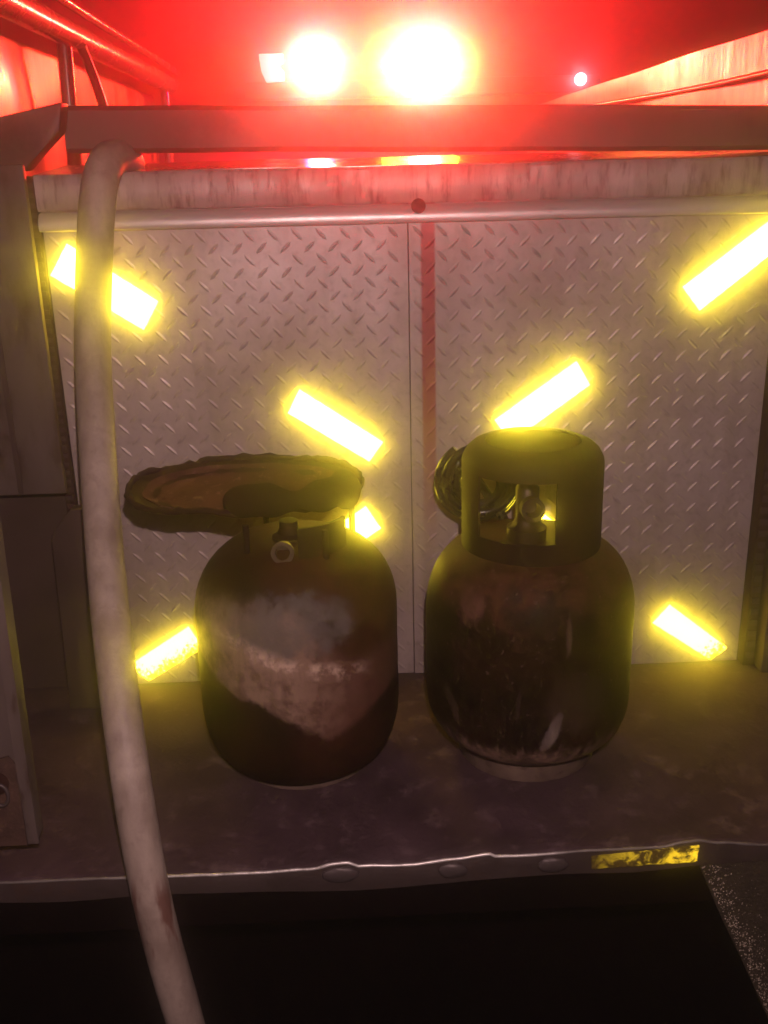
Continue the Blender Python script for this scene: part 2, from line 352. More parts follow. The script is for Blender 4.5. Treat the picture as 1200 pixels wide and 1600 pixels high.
def tube(pts, r, seg=16, closed=False, bm=None, cap=True):
    bm = bm or bmesh.new(); n = len(pts); rings = []
    up = Vector((0.13, 0.31, 0.94)).normalized(); prev = None
    for i in range(n):
        a = pts[(i - 1) % n] if (closed or i > 0) else pts[i]; b = pts[(i + 1) % n] if (closed or i < n - 1) else pts[i]
        d = (b - a).normalized()
        if prev is None: u = d.cross(up).normalized()
        else: u = (prev - d * prev.dot(d)).normalized()
        prev = u; v = d.cross(u); rr = r(i / (n - 1)) if callable(r) else r
        rings.append([bm.verts.new(pts[i] + (u * math.cos(2 * PI * k / seg) + v * math.sin(2 * PI * k / seg)) * rr) for k in range(seg)])
    for i in range(n if closed else n - 1):
        A = rings[i]; B = rings[(i + 1) % n]
        for k in range(seg): bm.faces.new((A[k], A[(k + 1) % seg], B[(k + 1) % seg], B[k]))
    if cap and not closed: bm.faces.new(rings[0]); bm.faces.new(rings[-1][::-1])
    return bm
def prism(poly, y0, y1, bm=None, bev=0.0):
    """Polygon given in x, z pushed from y0 to y1."""
    b = bmesh.new()
    A = [b.verts.new((x, y0, z)) for x, z in poly]; B = [b.verts.new((x, y1, z)) for x, z in poly]
    b.faces.new(A); b.faces.new(B[::-1]); n = len(poly)
    for i in range(n): b.faces.new((A[i], B[i], B[(i + 1) % n], A[(i + 1) % n]))
    if bev: bmesh.ops.bevel(b, geom=list(b.edges), offset=bev, segments=2, affect='EDGES', profile=0.5)
    if bm is None: return b
    merge(bm, b); return bm
def profile_x(prof, xs, zoff=None, wob=0.0):
    """Extrude a closed (y, z) profile along x."""
    bm = bmesh.new(); rings = []
    for x in xs:
        dz = zoff(x) if zoff else 0.0
        rings.append([bm.verts.new((x, y + wob * noise.noise(Vector((x * 9, z * 30, 1.7))), z + dz + wob * noise.noise(Vector((x * 7, z * 30, 8.2))))) for y, z in prof])
    n = len(prof)
    for A, B in zip(rings, rings[1:]):
        for k in range(n): bm.faces.new((A[k], A[(k + 1) % n], B[(k + 1) % n], B[k]))
    bm.faces.new(rings[0]); bm.faces.new(rings[-1][::-1])
    return bm
def frange(a, b, n): return [a + (b - a) * i / n for i in range(n + 1)]
def dent(bm, amp, freq, seed=0.0, only=None):
    for v in bm.verts:
        if only and not only(v.co): continue
        v.co += Vector((noise.noise(v.co * freq + Vector((seed, 0, 0))), noise.noise(v.co * freq + Vector((0, seed, 5))), 0.5 * noise.noise(v.co * freq + Vector((3, 1, seed))))) * amp

# ------------------------------------------------------------------ the truck body
truck = thing('truck_body', 'work truck bay of diamond tread plate panels under a beam, with a steel deck', 'truck body')
WALL_L, SEAM, WALL_R = -0.445, 0.1005, 0.676
def lug_bm(x0, x1, z0, z1, y):
    bm = bmesh.new(); pitch = 0.0364; hl, hw, hh = 0.0140, 0.0038, 0.0009
    def lug(cx, cz, s):
        a = math.radians(46) * s + random.uniform(-0.03, 0.03)
        ux, uz = math.cos(a), math.sin(a); px, pz = -uz, ux
        def pt(u, v, h): return bm.verts.new((cx + ux * u + px * v, y - h, cz + uz * u + pz * v))
        l, r = pt(-hl, 0, -0.0002), pt(hl, 0, -0.0002)
        t1, t2, b1, b2 = pt(-hl * .42, hw, -0.0002), pt(hl * .42, hw, -0.0002), pt(-hl * .42, -hw, -0.0002), pt(hl * .42, -hw, -0.0002)
        k1, k2 = pt(-hl * .5, 0, hh), pt(hl * .5, 0, hh)
        for f in ((l, k1, t1), (t1, k1, k2, t2), (t2, k2, r), (l, b1, k1), (b1, b2, k2, k1), (b2, r, k2)): bm.faces.new(f)
    j = 0; z = z1 - 0.012
    while z > z0 + 0.008:
        x = x0 + 0.014 + (pitch * 0.5 if j % 2 else 0)
        while x < x1 - 0.010:
            lug(x, z, -1 if j % 2 == 0 else 1); x += pitch
        z -= pitch * 0.505; j += 1
    return bm
plL = obj('tread_plate', box(WALL_L, SEAM, 0.0, 0.004, 0.003, 0.80), M['tread_l'], truck, label='left diamond tread plate panel behind the banded cylinder')
obj('raised_lugs', lug_bm(WALL_L, SEAM, 0.004, 0.765, 0.0), M['tread_l'], plL, kind='stuff', smooth_ang=20)
plR = obj('tread_plate', box(SEAM + 0.002, WALL_R, -0.0025, 0.004, 0.003, 0.80), M['tread_r'], truck, label='right diamond tread plate panel with a red streak under the bolt')
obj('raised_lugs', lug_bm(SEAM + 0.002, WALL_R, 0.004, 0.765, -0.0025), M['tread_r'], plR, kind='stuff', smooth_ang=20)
obj('backing_sheet', box(-0.70, 1.05, 0.0065, 0.03, -0.02, 0.845), M['side'], truck)

# trim along the head of the panels
XS = frange(-0.445, 1.05, 60)
obj('head_flange', profile_x([(-0.013, 0.795), (-0.016, 0.799), (-0.016, 0.843), (-0.012, 0.848), (0.006, 0.848), (0.006, 0.795)], XS, None, 0.0015), M['trim'], truck, smooth_ang=40)
obj('bead_strip', profile_x([(-0.008, 0.766), (-0.020, 0.768), (-0.022, 0.773), (-0.019, 0.784), (-0.0125, 0.7915), (-0.006, 0.793), (-0.004, 0.78)], XS, None, 0.0008), M['bead'], truck, smooth_ang=50)
obj('shelf_sheet', profile_x([(-0.012, 0.8485), (0.17, 0.862), (0.17, 0.857), (-0.012, 0.8455)], frange(-0.445, 1.05, 70), None, 0.003), M['shelf'], truck, smooth_ang=40)
b = lathe([(0.0, 0.0), (0.009, 0.0), (0.011, 0.003), (0.0105, 0.008), (0.006, 0.0115), (0.0, 0.012)], 20)
bolt = obj('latch_bolt', b, M['gasket'], truck, (0.1165, -0.0165, 0.7905), 40); bolt.rotation_euler = (PI / 2, 0, 0)

# the beam over the bay with its corner plate
obj('top_beam', profile_x([(0.02, 0.874), (0.014, 0.880), (0.014, 0.931), (0.020, 0.938), (0.075, 0.938), (0.08, 0.93), (0.08, 0.874)], frange(-0.40, 1.05, 40), lambda x: -0.019 * x - 0.004, 0.002), M['beam'], truck, smooth_ang=40)
obj('corner_plate', prism([(-0.62, 0.895), (-0.50, 0.922), (-0.388, 0.944), (-0.396, 0.905), (-0.43, 0.875), (-0.452, 0.853), (-0.62, 0.85)], -0.03, 0.012, bev=0.003), M['beam'], truck, smooth_ang=40)

# deck, lip and worn edge
WAVE = [(-0.75, 0.0), (-0.462, -.001), (-.365, -.001), (-.252, -.003), (-.138, -.004), (-.064, -.002), (-.039, .004), (-.019, .005), (-.007, -.001), (.059, -.003), (.12, .003), (.163, .008), (.171, .004), (.208, .003), (.291, .006), (.383, .006), (.417, .012), (.433, .014), (.459, .009), (.527, .002), (1.05, 0.0)]
def wave(x):
    for (xa, za), (xb, zb) in zip(WAVE, WAVE[1:]):
        if xa <= x <= xb:
            t = (x - xa) / (xb - xa); t = t * t * (3 - 2 * t); return za + (zb - za) * t
    return 0.0
def deck_bm():
    bm = bmesh.new(); xs = frange(-0.75, 1.05, 240); ys = [0.006, -0.08, -0.16, -0.24, -0.32, -0.40, -0.45, -0.48, -0.494, -0.500, -0.503]
    g = []
    for x in xs:
        row = []
        for y in ys:
            k = max(0.0, min(1.0, (-y - 0.44) / 0.06)); k = k * k * (3 - 2 * k)
            z = wave(x) * k + 0.0022 * noise.noise(Vector((x * 5, y * 5, 0.3))) * (1 - k)
            if y == -0.503: z -= 0.003
            row.append(bm.verts.new((x, y, z)))
        g.append(row)
    for A, B in zip(g, g[1:]):
        for i in range(len(ys) - 1): bm.faces.new((A[i], A[i + 1], B[i + 1], B[i]))
    return bm
deck = obj('deck_plate', deck_bm(), M['deck'], truck, smooth_ang=60)
def lip_bm():
    bm = bmesh.new(); xs = frange(-0.75, 1.05, 240); g = []
    for x in xs:
        top = wave(x) - 0.0025; nz = noise.noise(Vector((x * 6, 2.2, 0)))
        bot = -0.034 + 0.004 * nz - 0.006 * math.exp(-((x + 0.02) / 0.12) ** 2) + (0.008 if x > 0.35 else 0.0) * min(1, (x - 0.35) / 0.08)
        yb = -0.503 + 0.003 * nz
        g.append([bm.verts.new(c) for c in ((x, -0.5032, top), (x, yb - 0.0015, top * .5 + bot * .5), (x, yb, bot), (x, -0.490, bot - 0.001), (x, -0.488, top - 0.004))])
    for A, B in zip(g, g[1:]):
        for i in range(4): bm.faces.new((A[i], A[i + 1], B[i + 1], B[i]))
    return bm
lip = obj('deck_lip', lip_bm(), M['lip'], truck, smooth_ang=50)
def edge_mat():
    m, t, p = new_mat('rubbed bare edge')
    v = coords(t); c = N(t, 'ShaderNodeTexCoord'); s = N(t, 'ShaderNodeSeparateXYZ'); L(t, c.outputs['Object'], s.inputs[0])
    n = noise_t(t, coords(t, (1, 0.1, 0.1)), 60.0, 4, 0.7); nb = noise_t(t, coords(t, (1, 0.05, 0.05)), 9.0, 2)
    k = mth(t, 'MULTIPLY', smooth(t, s.outputs[0], -0.36, -0.16), mth(t, 'SUBTRACT', 1.0, smooth(t, s.outputs[0], 0.19, 0.30)))  # edge highlight put into the bare metal's colour, over the middle span
    k = mth(t, 'MULTIPLY', mth(t, 'ADD', mth(t, 'MULTIPLY', k, 0.85), 0.15), ramp(t, mth(t, 'ADD', mth(t, 'MULTIPLY', n, .5), mth(t, 'MULTIPLY', nb, .5)), [(0.38, 0.35), (0.55, 1.0)]))
    L(t, mixc(t, k, (0.05, 0.035, 0.03), (0.72, 0.68, 0.66)), p.inputs['Base Color'])
    L(t, mth(t, 'MULTIPLY', k, 0.5), p.inputs['Metallic']); p.inputs['Roughness'].default_value = 0.42
    return m
ex = frange(-0.70, 1.0, 260)
obj('rubbed_edge', tube([Vector((x, -0.5035 + 0.0006 * noise.noise(Vector((x * 40, 0, 0))), wave(x) - 0.0012 + 0.0005 * noise.noise(Vector((x * 60, 3, 0))))) for x in ex],
    lambda t: 0.0021 + 0.0006 * noise.noise(Vector((t * 90, 0, 4))), 8), edge_mat(), lip, smooth_ang=80)
for i, (x, rx_) in enumerate(((-0.030, 0.024), (0.115, 0.019), (0.245, 0.020))):
    bmw = bmesh.new(); bmesh.ops.create_uvsphere(bmw, u_segments=18, v_segments=10, radius=1.0)
    for v in bmw.verts: v.co = Vector((v.co.x * rx_, v.co.y * 0.005, v.co.z * 0.0115)) * (1 + 0.12 * noise.noise(v.co * 2 + Vector((i, 0, 0))))
    obj('weld_tab', bmw, M['weld'], lip, (x, -0.5045, -0.018 + wave(x)), 60)
obj('deck_underframe', box(-0.75, 1.05, -0.485, 0.0, -0.10, -0.036), M['black'], truck)
obj('chassis_box', box(-0.75, 1.05, -0.30, 0.2, -0.62, -0.102), M['black'], truck)

# left side of the bay
obj('side_sheet', box(-0.66, -0.63, -0.49, 0.0, 0.0, 1.0), M['side'], truck, label='dark sheet closing the left side of the bay')
post = obj('frame_post', prism([(-0.63, 0.372), (-0.447, 0.372), (-0.447, 0.862), (-0.63, 0.862)], -0.054, -0.04, bev=0.003), M['post'], truck, smooth_ang=40, label='flat grey post left of the hose, cut off above a dark gap')
obj('post_crease', box(-0.520, -0.512, -0.0565, -0.0535, 0.375, 0.858, 0.001), M['side'], post)
obj('lower_frame_plate', prism([(-0.482, 0.0), (-0.474, 0.305), (-0.468, 0.318), (-0.438, 0.352), (-0.385, 0.352), (-0.385, 0.0)], -0.075, -0.05, bev=0.003), M['side'], truck, smooth_ang=40, label='dark plate with a cut corner half hidden behind the hose')
g = obj('gasket_strip', box(-0.464, -0.4465, -0.006, 0.006, 0.003, 0.846, 0.003), M['gasket'], truck, label='dark gasket at the left edge of the left panel', smooth_ang=40)
rib = bmesh.new()
for k in range(58): add_box(rib, -0.461, -0.4495, -0.0085, -0.0055, 0.02 + k * 0.0142, 0.027 + k * 0.0142)
obj('gasket_ribs', rib, M['side'], g, kind='stuff')
cp = obj('corner_post', prism([(-0.75, 0.043), (-0.4145, 0.043), (-0.4115, 0.05), (-0.4085, 0.30), (-0.399, 0.80), (-0.395, 1.25), (-0.75, 1.25)], -0.485, -0.462, bev=0.003), M['post'], truck, smooth_ang=40, label='near grey post at the left edge, ending in rust just above the deck')
obj('folded_edge', prism([(-0.4255, 0.044), (-0.4105, 0.044), (-0.4095, 0.19), (-0.4055, 0.42), (-0.398, 0.80), (-0.394, 1.25), (-0.409, 1.25), (-0.413, 0.80), (-0.4195, 0.42), (-0.424, 0.19)], -0.4905, -0.4855, bev=0.0015), M['post'], cp, smooth_ang=40)
rb = prism([(-0.748, 0.042), (-0.4262, 0.042), (-0.4245, 0.16), (-0.432, 0.172), (-0.448, 0.168), (-0.47, 0.176), (-0.50, 0.17), (-0.748, 0.175)], -0.4885, -0.4855)
obj('rusted_end', rb, M['post_rust'], cp)
hole = obj('bolt_hole', lathe([(0.0, 0.0), (0.010, 0.0), (0.016, 0.0015), (0.0165, 0.004), (0.012, 0.006), (0.0, 0.006)], 24), M['gasket'], cp, (-0.452, -0.486, 0.135), 40); hole.rotation_euler = (PI / 2, 0, 0)
ring = [Vector((-0.447 + 0.0095 * math.cos(a), -0.4935, 0.1205 + 0.015 * math.sin(a))) for a in frange(0, 2 * PI, 24)[:-1]]
obj('chain_link', tube(ring, 0.0024, 8, True), M['weld'], cp, smooth_ang=80)

# right side of the bay
g2 = obj('gasket_strip', box(0.6775, 0.698, -0.026, 0.006, 0.003, 0.766, 0.003), M['gasket'], truck, label='dark gasket at the right edge of the right panel', smooth_ang=40)
rib = bmesh.new()
for k in range(36): add_box(rib, 0.681, 0.695, -0.0285, -0.0255, 0.02 + k * 0.0205, 0.031 + k * 0.0205)
obj('gasket_ribs', rib, M['side'], g2, kind='stuff')
obj('frame_post', box(0.7005, 0.90, -0.05, 0.006, 0.0, 0.766, 0.004), M['side'], truck, smooth_ang=40, label='dark post at the right edge of the bay')

# gritty skirt under the lip at the right
sk = obj('skirt_panel', prism([(0.436, -0.020), (0.478, -0.118), (0.510, -0.185), (0.556, -0.288), (0.64, -0.48), (1.05, -0.48), (1.05, -0.016)], -0.499, -0.487), M['skirt'], truck, label='gritty dark panel under the right end of the lip')
gb = bmesh.new()
for k in range(1500):
    t = random.random() ** 0.9; z = -0.022 - 0.44 * t
    xe = 0.436 + (0.556 - 0.436) * (-z - 0.02) / 0.268
    x = xe + 0.002 + abs(random.gauss(0, 0.020)) + (random.random() * 0.25 if random.random() < 0.25 else 0)
    r = random.uniform(0.0003, 0.0010) * (1.25 if x - xe < 0.03 else 0.8)
    n0 = len(gb.verts)
    res = bmesh.ops.create_icosphere(gb, subdivisions=1, radius=r) if k < 600 else bmesh.ops.create_cube(gb, size=r * 1.4)
    rot = Matrix.Rotation(random.random() * 3, 3, Vector((random.random(), random.random(), random.random() + .1)).normalized())
    for v in res['verts']: v.co = rot @ v.co + Vector((x, -0.4993, z))
obj('grit_specks', gb, M['grit'], sk, kind='stuff')

# reflective strips
def strip(p0, p1, p2, p3, mat, label, y, crumple=0.0):
    """Corners (x, z): start top, end top, end bottom, start bottom."""
    a, b_, c, d = [Vector((q[0], 0, q[1])) for q in (p0, p1, p2, p3)]
    cen = (a + b_ + c + d) / 4; ux = ((b_ + c) - (a + d)).normalized(); uy = Vector((-ux.z, 0, ux.x))
    if uy.z < 0: uy = -uy
    bm = bmesh.new(); nu, nv = 26, 9; top = []; bot = []
    for i in range(nu + 1):
        rt = []; rbm = []
        for j in range(nv + 1):
            s, t = i / nu, j / nv
            q = (a * (1 - s) + b_ * s) * (1 - t) + (d * (1 - s) + c * s) * t - cen
            edge = 0.0007 * noise.noise(Vector((q.x * 160, q.z * 160, cen.x * 10)))
            lx, ly = q.dot(ux) + edge, q.dot(uy) + edge
            h = crumple * noise.noise(Vector((lx * 60, ly * 60, cen.z * 9)))
            rt.append(bm.verts.new((lx, ly, 0.0006 + abs(h)))); rbm.append(bm.verts.new((lx, ly, 0.0)))
        top.append(rt); bot.append(rbm)
    for i in range(nu):
        for j in range(nv):
            bm.faces.new((top[i][j], top[i + 1][j], top[i + 1][j + 1], top[i][j + 1])); bm.faces.new((bot[i][j], bot[i][j + 1], bot[i + 1][j + 1], bot[i + 1][j]))
    for i in range(nu):
        for j in (0, nv): bm.faces.new((top[i][j], top[i + 1][j], bot[i + 1][j], bot[i][j]))
    for j in range(nv):
        for i in (0, nu): bm.faces.new((top[i][j], top[i][j + 1], bot[i][j + 1], bot[i][j]))
    o = obj('reflective_strip', bm, mat, truck, label=label)
    R = Matrix((ux, uy, Vector((0, -1, 0)))).transposed()
    o.matrix_local = Matrix.Translation(Vector((cen.x, y, cen.z))) @ R.to_4x4()
    return o
YL, YR = -0.0021, -0.0046
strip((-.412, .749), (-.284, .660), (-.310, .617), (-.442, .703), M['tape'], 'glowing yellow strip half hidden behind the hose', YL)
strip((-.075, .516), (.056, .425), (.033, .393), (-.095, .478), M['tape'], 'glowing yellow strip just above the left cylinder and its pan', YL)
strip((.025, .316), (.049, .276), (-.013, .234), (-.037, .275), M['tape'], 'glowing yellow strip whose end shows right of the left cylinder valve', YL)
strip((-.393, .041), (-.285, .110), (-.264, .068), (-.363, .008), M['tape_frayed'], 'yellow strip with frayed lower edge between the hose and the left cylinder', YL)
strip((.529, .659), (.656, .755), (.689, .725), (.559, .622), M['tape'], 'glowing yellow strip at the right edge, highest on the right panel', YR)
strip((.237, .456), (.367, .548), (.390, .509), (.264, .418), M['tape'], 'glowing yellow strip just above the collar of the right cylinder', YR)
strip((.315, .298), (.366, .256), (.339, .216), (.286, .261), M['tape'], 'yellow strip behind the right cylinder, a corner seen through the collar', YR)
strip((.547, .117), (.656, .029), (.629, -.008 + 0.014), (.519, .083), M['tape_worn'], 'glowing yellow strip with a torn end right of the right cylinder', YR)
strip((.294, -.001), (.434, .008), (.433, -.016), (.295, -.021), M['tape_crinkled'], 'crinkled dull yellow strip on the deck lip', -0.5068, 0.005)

# ------------------------------------------------------------------ the open bed behind, with its lamps
bed = thing('dump_bed', 'open truck bed behind the beam, wet side walls lit red by warning lamps', 'truck bed')
def wall_grid(x, y0, y1, z0, z1, th, amp, nx=90, nz=14):
    bm = bmesh.new()
    for sgn in (0, 1):
        g = [[bm.verts.new((x + th * sgn + amp * noise.noise(Vector((y0 + (y1 - y0) * i / nx, (z0 + (z1 - z0) * j / nz) * 3.0, x)) * 2.2), y0 + (y1 - y0) * i / nx, z0 + (z1 - z0) * j / nz)) for j in range(nz + 1)] for i in range(nx + 1)]
        for A, B in zip(g, g[1:]):
            for j in range(nz): bm.faces.new((A[j], A[j + 1], B[j + 1], B[j]))
    bmesh.ops.bridge_loops(bm, edges=[e for e in bm.edges if e.is_boundary])
    return bm
obj('side_wall', wall_grid(-0.70, 0.10, 2.7, 0.78, 1.128, -0.03, 0.012), M['wet_wall'], bed, smooth_ang=60, label='left wall of the bed under the rail, wet and shining')
obj('side_wall', wall_grid(0.75, 0.10, 2.7, 0.78, 1.056, 0.03, 0.012), M['wet_wall'], bed, smooth_ang=60, label='right wall of the bed, wet and shining')
obj('wall_seam', tube(spline([(0.742, 0.12, 0.985), (0.742, 0.8, 0.988), (0.743, 2.3, 1.02)]), 0.006, 8), M['housing'], bed, smooth_ang=60)
obj('glow_board', box(-1.6, 1.9, 2.62, 2.68, 0.75, 2.15), M['board'], bed)  # added backdrop that catches the red lamp glow
obj('bed_floor', box(-0.74, 0.79, 0.12, 2.60, 0.70, 0.74), M['side'], bed)
rl = obj('grab_rail', tube(spline([(-0.62, 0.30, 1.162), (-0.62, 1.3, 1.158), (-0.62, 2.58, 1.158)], 20), 0.030, 20), M['rail'], bed, smooth_ang=60)
obj('rail_conduit', tube(spline([(-0.60, 0.50, 1.222), (-0.598, 1.3, 1.212), (-0.595, 2.55, 1.205)], 20), 0.011, 12), M['rail'], rl, smooth_ang=60)
for y in (1.02, 2.45): obj('rail_post', tube([Vector((-0.64, y, 0.80)), Vector((-0.63, y, 1.14))], 0.018, 14), M['rail'], rl, smooth_ang=60)
obj('cable', tube(spline([(-0.60, 1.06, 1.135), (-0.585, 1.10, 1.06), (-0.575, 1.13, 0.98), (-0.575, 1.14, 0.86)]), 0.012, 12), M['housing'], bed, smooth_ang=60)
obj('lamp_bar', box(-0.34, 1.0, LAMP_Y + 0.035, 2.615, 1.10, 1.16, 0.006), M['housing'], bed, smooth_ang=40)
def beacon(loc, rx_, rz_, lens_k, mat, label):
    h = obj('beacon', box(-rx_ * lens_k * 1.05, rx_ * lens_k * 1.05, 0.02, 0.05, -rz_ * lens_k * 1.05, rz_ * lens_k * 1.05, 0.008), M['housing'], bed, loc, 40, label=label)
    def dome(a, c, d):
        bm = bmesh.new(); bmesh.ops.create_uvsphere(bm, u_segments=32, v_segments=16, radius=1.0)
        for v in bm.verts: v.co = Vector((v.co.x * a, v.co.y * d, v.co.z * c))
        return bm
    obj('beacon_lens', dome(rx_ * lens_k, rz_ * lens_k, 0.018), M['lens'], h, (0, 0.014, 0), 60)
    obj('beacon_core', dome(rx_, rz_, 0.030), mat, h, (0, -0.006, 0), 60)
    if rx_ > 0.05:
        obj('beacon_core', dome(0.030, 0.024, 0.020), mat, h, (-0.118, -0.004, 0.004), 60)
        obj('beacon_core', dome(0.026, 0.022, 0.020), mat, h, (0.112, -0.004, 0.002), 60)
beacon(BIG, 0.075, 0.034, 1.25, M['bulb'], 'largest and brightest beacon')
beacon(SMALL, 0.026, 0.023, 1.3, M['bulb_small'], 'smaller round beacon left of the brightest one')
obj('clearance_lamp', prism([(-0.045, 0.045), (0.045, 0.045), (0.045, 0.012), (0.018, 0.006), (0.045, -0.014), (0.045, -0.048), (-0.022, -0.052), (-0.038, -0.015)], -0.015, 0.02, bev=0.004), M['block'], bed, BLOCK, 40, label='small block lamp left of the beacons')
mk = bmesh.new(); bmesh.ops.create_uvsphere(mk, u_segments=20, v_segments=12, radius=0.022)
obj('marker_lamp', mk, M['marker'], bed, MARKER, 60, label='tiny pinkish marker lamp by the right wall')

# ------------------------------------------------------------------ gas cylinders
def body_profile(R, z_foot, z_low, z_sh, z_top, r_foot, r_neck):
    pr = [(r_foot * 0.6, z_foot + 0.004), (r_foot, z_foot)]
    for k in range(1, 12):
        a = k / 12 * PI / 2
        pr.append((r_foot + (R - r_foot) * math.sin(a) ** 0.85, z_foot + (z_low - z_foot) * (1 - math.cos(a)) ** 0.9))
    pr += [(R, z_low), (R, z_low + (z_sh - z_low) * .33), (R * 1.003, z_low + (z_sh - z_low) * .5), (R, z_low + (z_sh - z_low) * .67), (R, z_sh)]
    for k in range(1, 13):
        a = k / 12 * PI / 2
        pr.append((r_neck + (R - r_neck) * math.cos(a) ** 0.88, z_sh + (z_top - z_sh) * math.sin(a) ** 0.92))
    pr.append((0.0, z_top + 0.004)); return pr
# left cylinder
cl = thing('gas_cylinder', 'dark rusty gas cylinder with a slanting band of worn tan paint and a grey patch', 'gas cylinder', (-0.084, -0.232, 0.0), 'gas cylinders standing on the deck')
bm = lathe(body_profile(0.147, 0.010, 0.108, 0.240, 0.358, 0.098, 0.03), 96); dent(bm, 0.0022, 9, 1.3)
obj('body', bm, M['tank_l'], cl, smooth_ang=50)
obj('foot_ring', lathe([(0.094, 0.001), (0.1035, 0.001), (0.1045, 0.004), (0.1015, 0.018), (0.097, 0.020), (0.094, 0.001)], 64), M['foot'], cl, smooth_ang=40)
for a in (218, 300, 20, 125):
    x, y = 0.006 + 0.084 * math.cos(math.radians(a)), 0.084 * math.sin(math.radians(a))
    obj('guard_leg', tube([Vector((x, y, 0.30)), Vector((x, y, 0.398 + 0.16 * y))], 0.0045, 10), M['collar'], cl, smooth_ang=60)
# broad guard leg at the right of the valve
obj('guard_bracket', lathe([(0.078, 0.30), (0.083, 0.30), (0.083, 0.392), (0.078, 0.392), (0.078, 0.30)], 16, math.radians(-82), math.radians(-24)), M['collar'], cl, smooth_ang=40)
va = obj('valve', lathe([(0.0, 0.352), (0.024, 0.352), (0.024, 0.362), (0.016, 0.366), (0.013, 0.374), (0.013, 0.384), (0.0, 0.386)], 24), M['collar'], cl, (-0.004, -0.02, 0.0), 40)
sp = obj('valve_outlet', lathe([(0.0, 0.0), (0.0125, 0.0), (0.0125, 0.022), (0.0155, 0.022), (0.0155, 0.034), (0.010, 0.034), (0.009, 0.012), (0.0, 0.012)], 24), M['valve'], va, (-0.006, -0.030, 0.352), 40); sp.rotation_euler = (math.radians(78), 0, 0)
# right cylinder
cr_ = thing('gas_cylinder', 'black scorched gas cylinder with a tall wide collar and pale scraped foot', 'gas cylinder', (0.255, -0.242, 0.0), 'gas cylinders standing on the deck')
bm = lathe(body_profile(0.1498, 0.034, 0.104, 0.236, 0.343, 0.096, 0.06), 96); dent(bm, 0.0018, 8, 4.1)
obj('body', bm, M['tank_r'], cr_, smooth_ang=50)
obj('foot_ring', lathe([(0.092, 0.001), (0.1005, 0.001), (0.1025, 0.004), (0.100, 0.048), (0.095, 0.050), (0.092, 0.001)], 64), M['foot'], cr_, smooth_ang=40)
def collar_bm(R, z0, z1, windows, th=0.0035):
    """Sheet collar rolled in at the top, with window openings given as (angle range, z range)."""
    na, zs = 120, [z0, z0 + 0.016, z0 + 0.034, z0 + 0.048, z0 + 0.070, z0 + 0.090, z0 + 0.110, z0 + 0.133, z1 - 0.027, z1 - 0.022, z1 - 0.012, z1 - 0.005, z1 - 0.001, z1]
    zs = [z for z in zs if z < z1 - 0.030 and z <= z0 + 0.14] + [z for z in zs if z >= z1 - 0.0275]
    def rad(z):
        d = z1 - z
        return R - (0.032 - math.sqrt(max(0, 0.032 ** 2 - (0.032 - d) ** 2)) if d < 0.032 else 0)
    bm = bmesh.new(); g = []
    for i in range(na):
        a = 2 * PI * i / na
        g.append([bm.verts.new((rad(z) * math.cos(a), rad(z) * math.sin(a), z)) for z in zs])
    for i in range(na):
        am = math.degrees(2 * PI * (i + .5) / na)
        for j in range(len(zs) - 1):
            zm = (zs[j] + zs[j + 1]) / 2
            if any(a0 < am < a1 and b0 < zm < b1 for a0, a1, b0, b1 in windows): continue
            bm.faces.new((g[i][j], g[(i + 1) % na][j], g[(i + 1) % na][j + 1], g[i][j + 1]))
    bmesh.ops.delete(bm, geom=[v for v in bm.verts if not v.link_faces], context='VERTS')
    bmesh.ops.recalc_face_normals(bm, faces=bm.faces)
    bmesh.ops.solidify(bm, geom=list(bm.faces), thickness=th)
    return bm
CZ0, CZ1 = 0.318, 0.486
obj('collar', collar_bm(0.0985, CZ0, CZ1, [(213, 279, CZ0 + 0.048, CZ0 + 0.133), (22, 158, CZ0 + 0.0, CZ0 + 0.110)]), M['collar'], cr_, smooth_ang=40)
va = obj('valve', lathe([(0.0, 0.338), (0.028, 0.338), (0.028, 0.362), (0.019, 0.368), (0.016, 0.378), (0.0165, 0.420), (0.012, 0.426), (0.010, 0.434), (0.0, 0.436)], 24), M['valve'], cr_, (-0.008, -0.01, 0.0), 40)
obj('handwheel', lathe([(0.0, 0.432), (0.020, 0.432), (0.0245, 0.435), (0.025, 0.446), (0.021, 0.451), (0.0, 0.452)], 14), M['collar'], va, smooth_ang=30)
sp = obj('valve_outlet', lathe([(0.0, 0.0), (0.012, 0.0), (0.012, 0.016), (0.0165, 0.018), (0.0165, 0.036), (0.011, 0.036), (0.009, 0.012), (0.0, 0.012)], 24), M['valve'], va, (0.0, -0.012, 0.398), 40); sp.rotation_euler = (math.radians(84), 0, 0)

# ------------------------------------------------------------------ black gas hose coiled behind the right collar
coil_pts = []
for k in range(0, 4 * 40 + 1):
    a = 2 * PI * k / 40; q = k / 40
    r = 0.0625 - 0.0085 * q + 0.002 * math.sin(a * 1.3)
    coil_pts.append(Vector((0.199 + r * math.cos(a + 2.2), -0.112 - 0.009 * (q % 2) + 0.006 * math.sin(a), 0.388 + r * math.sin(a + 2.2))))
coil_pts += spline([coil_pts[-1], Vector((0.215, -0.118, 0.36)), Vector((0.235, -0.125, 0.33)), Vector((0.25, -0.125, 0.30))], 8)[1:]
hc = obj('coiled_gas_hose', tube(coil_pts, 0.0072, 12), M['rubber'], smooth_ang=80)
hc['label'] = 'glossy black hose coiled at the left of the right cylinder collar'; hc['category'] = 'gas hose'

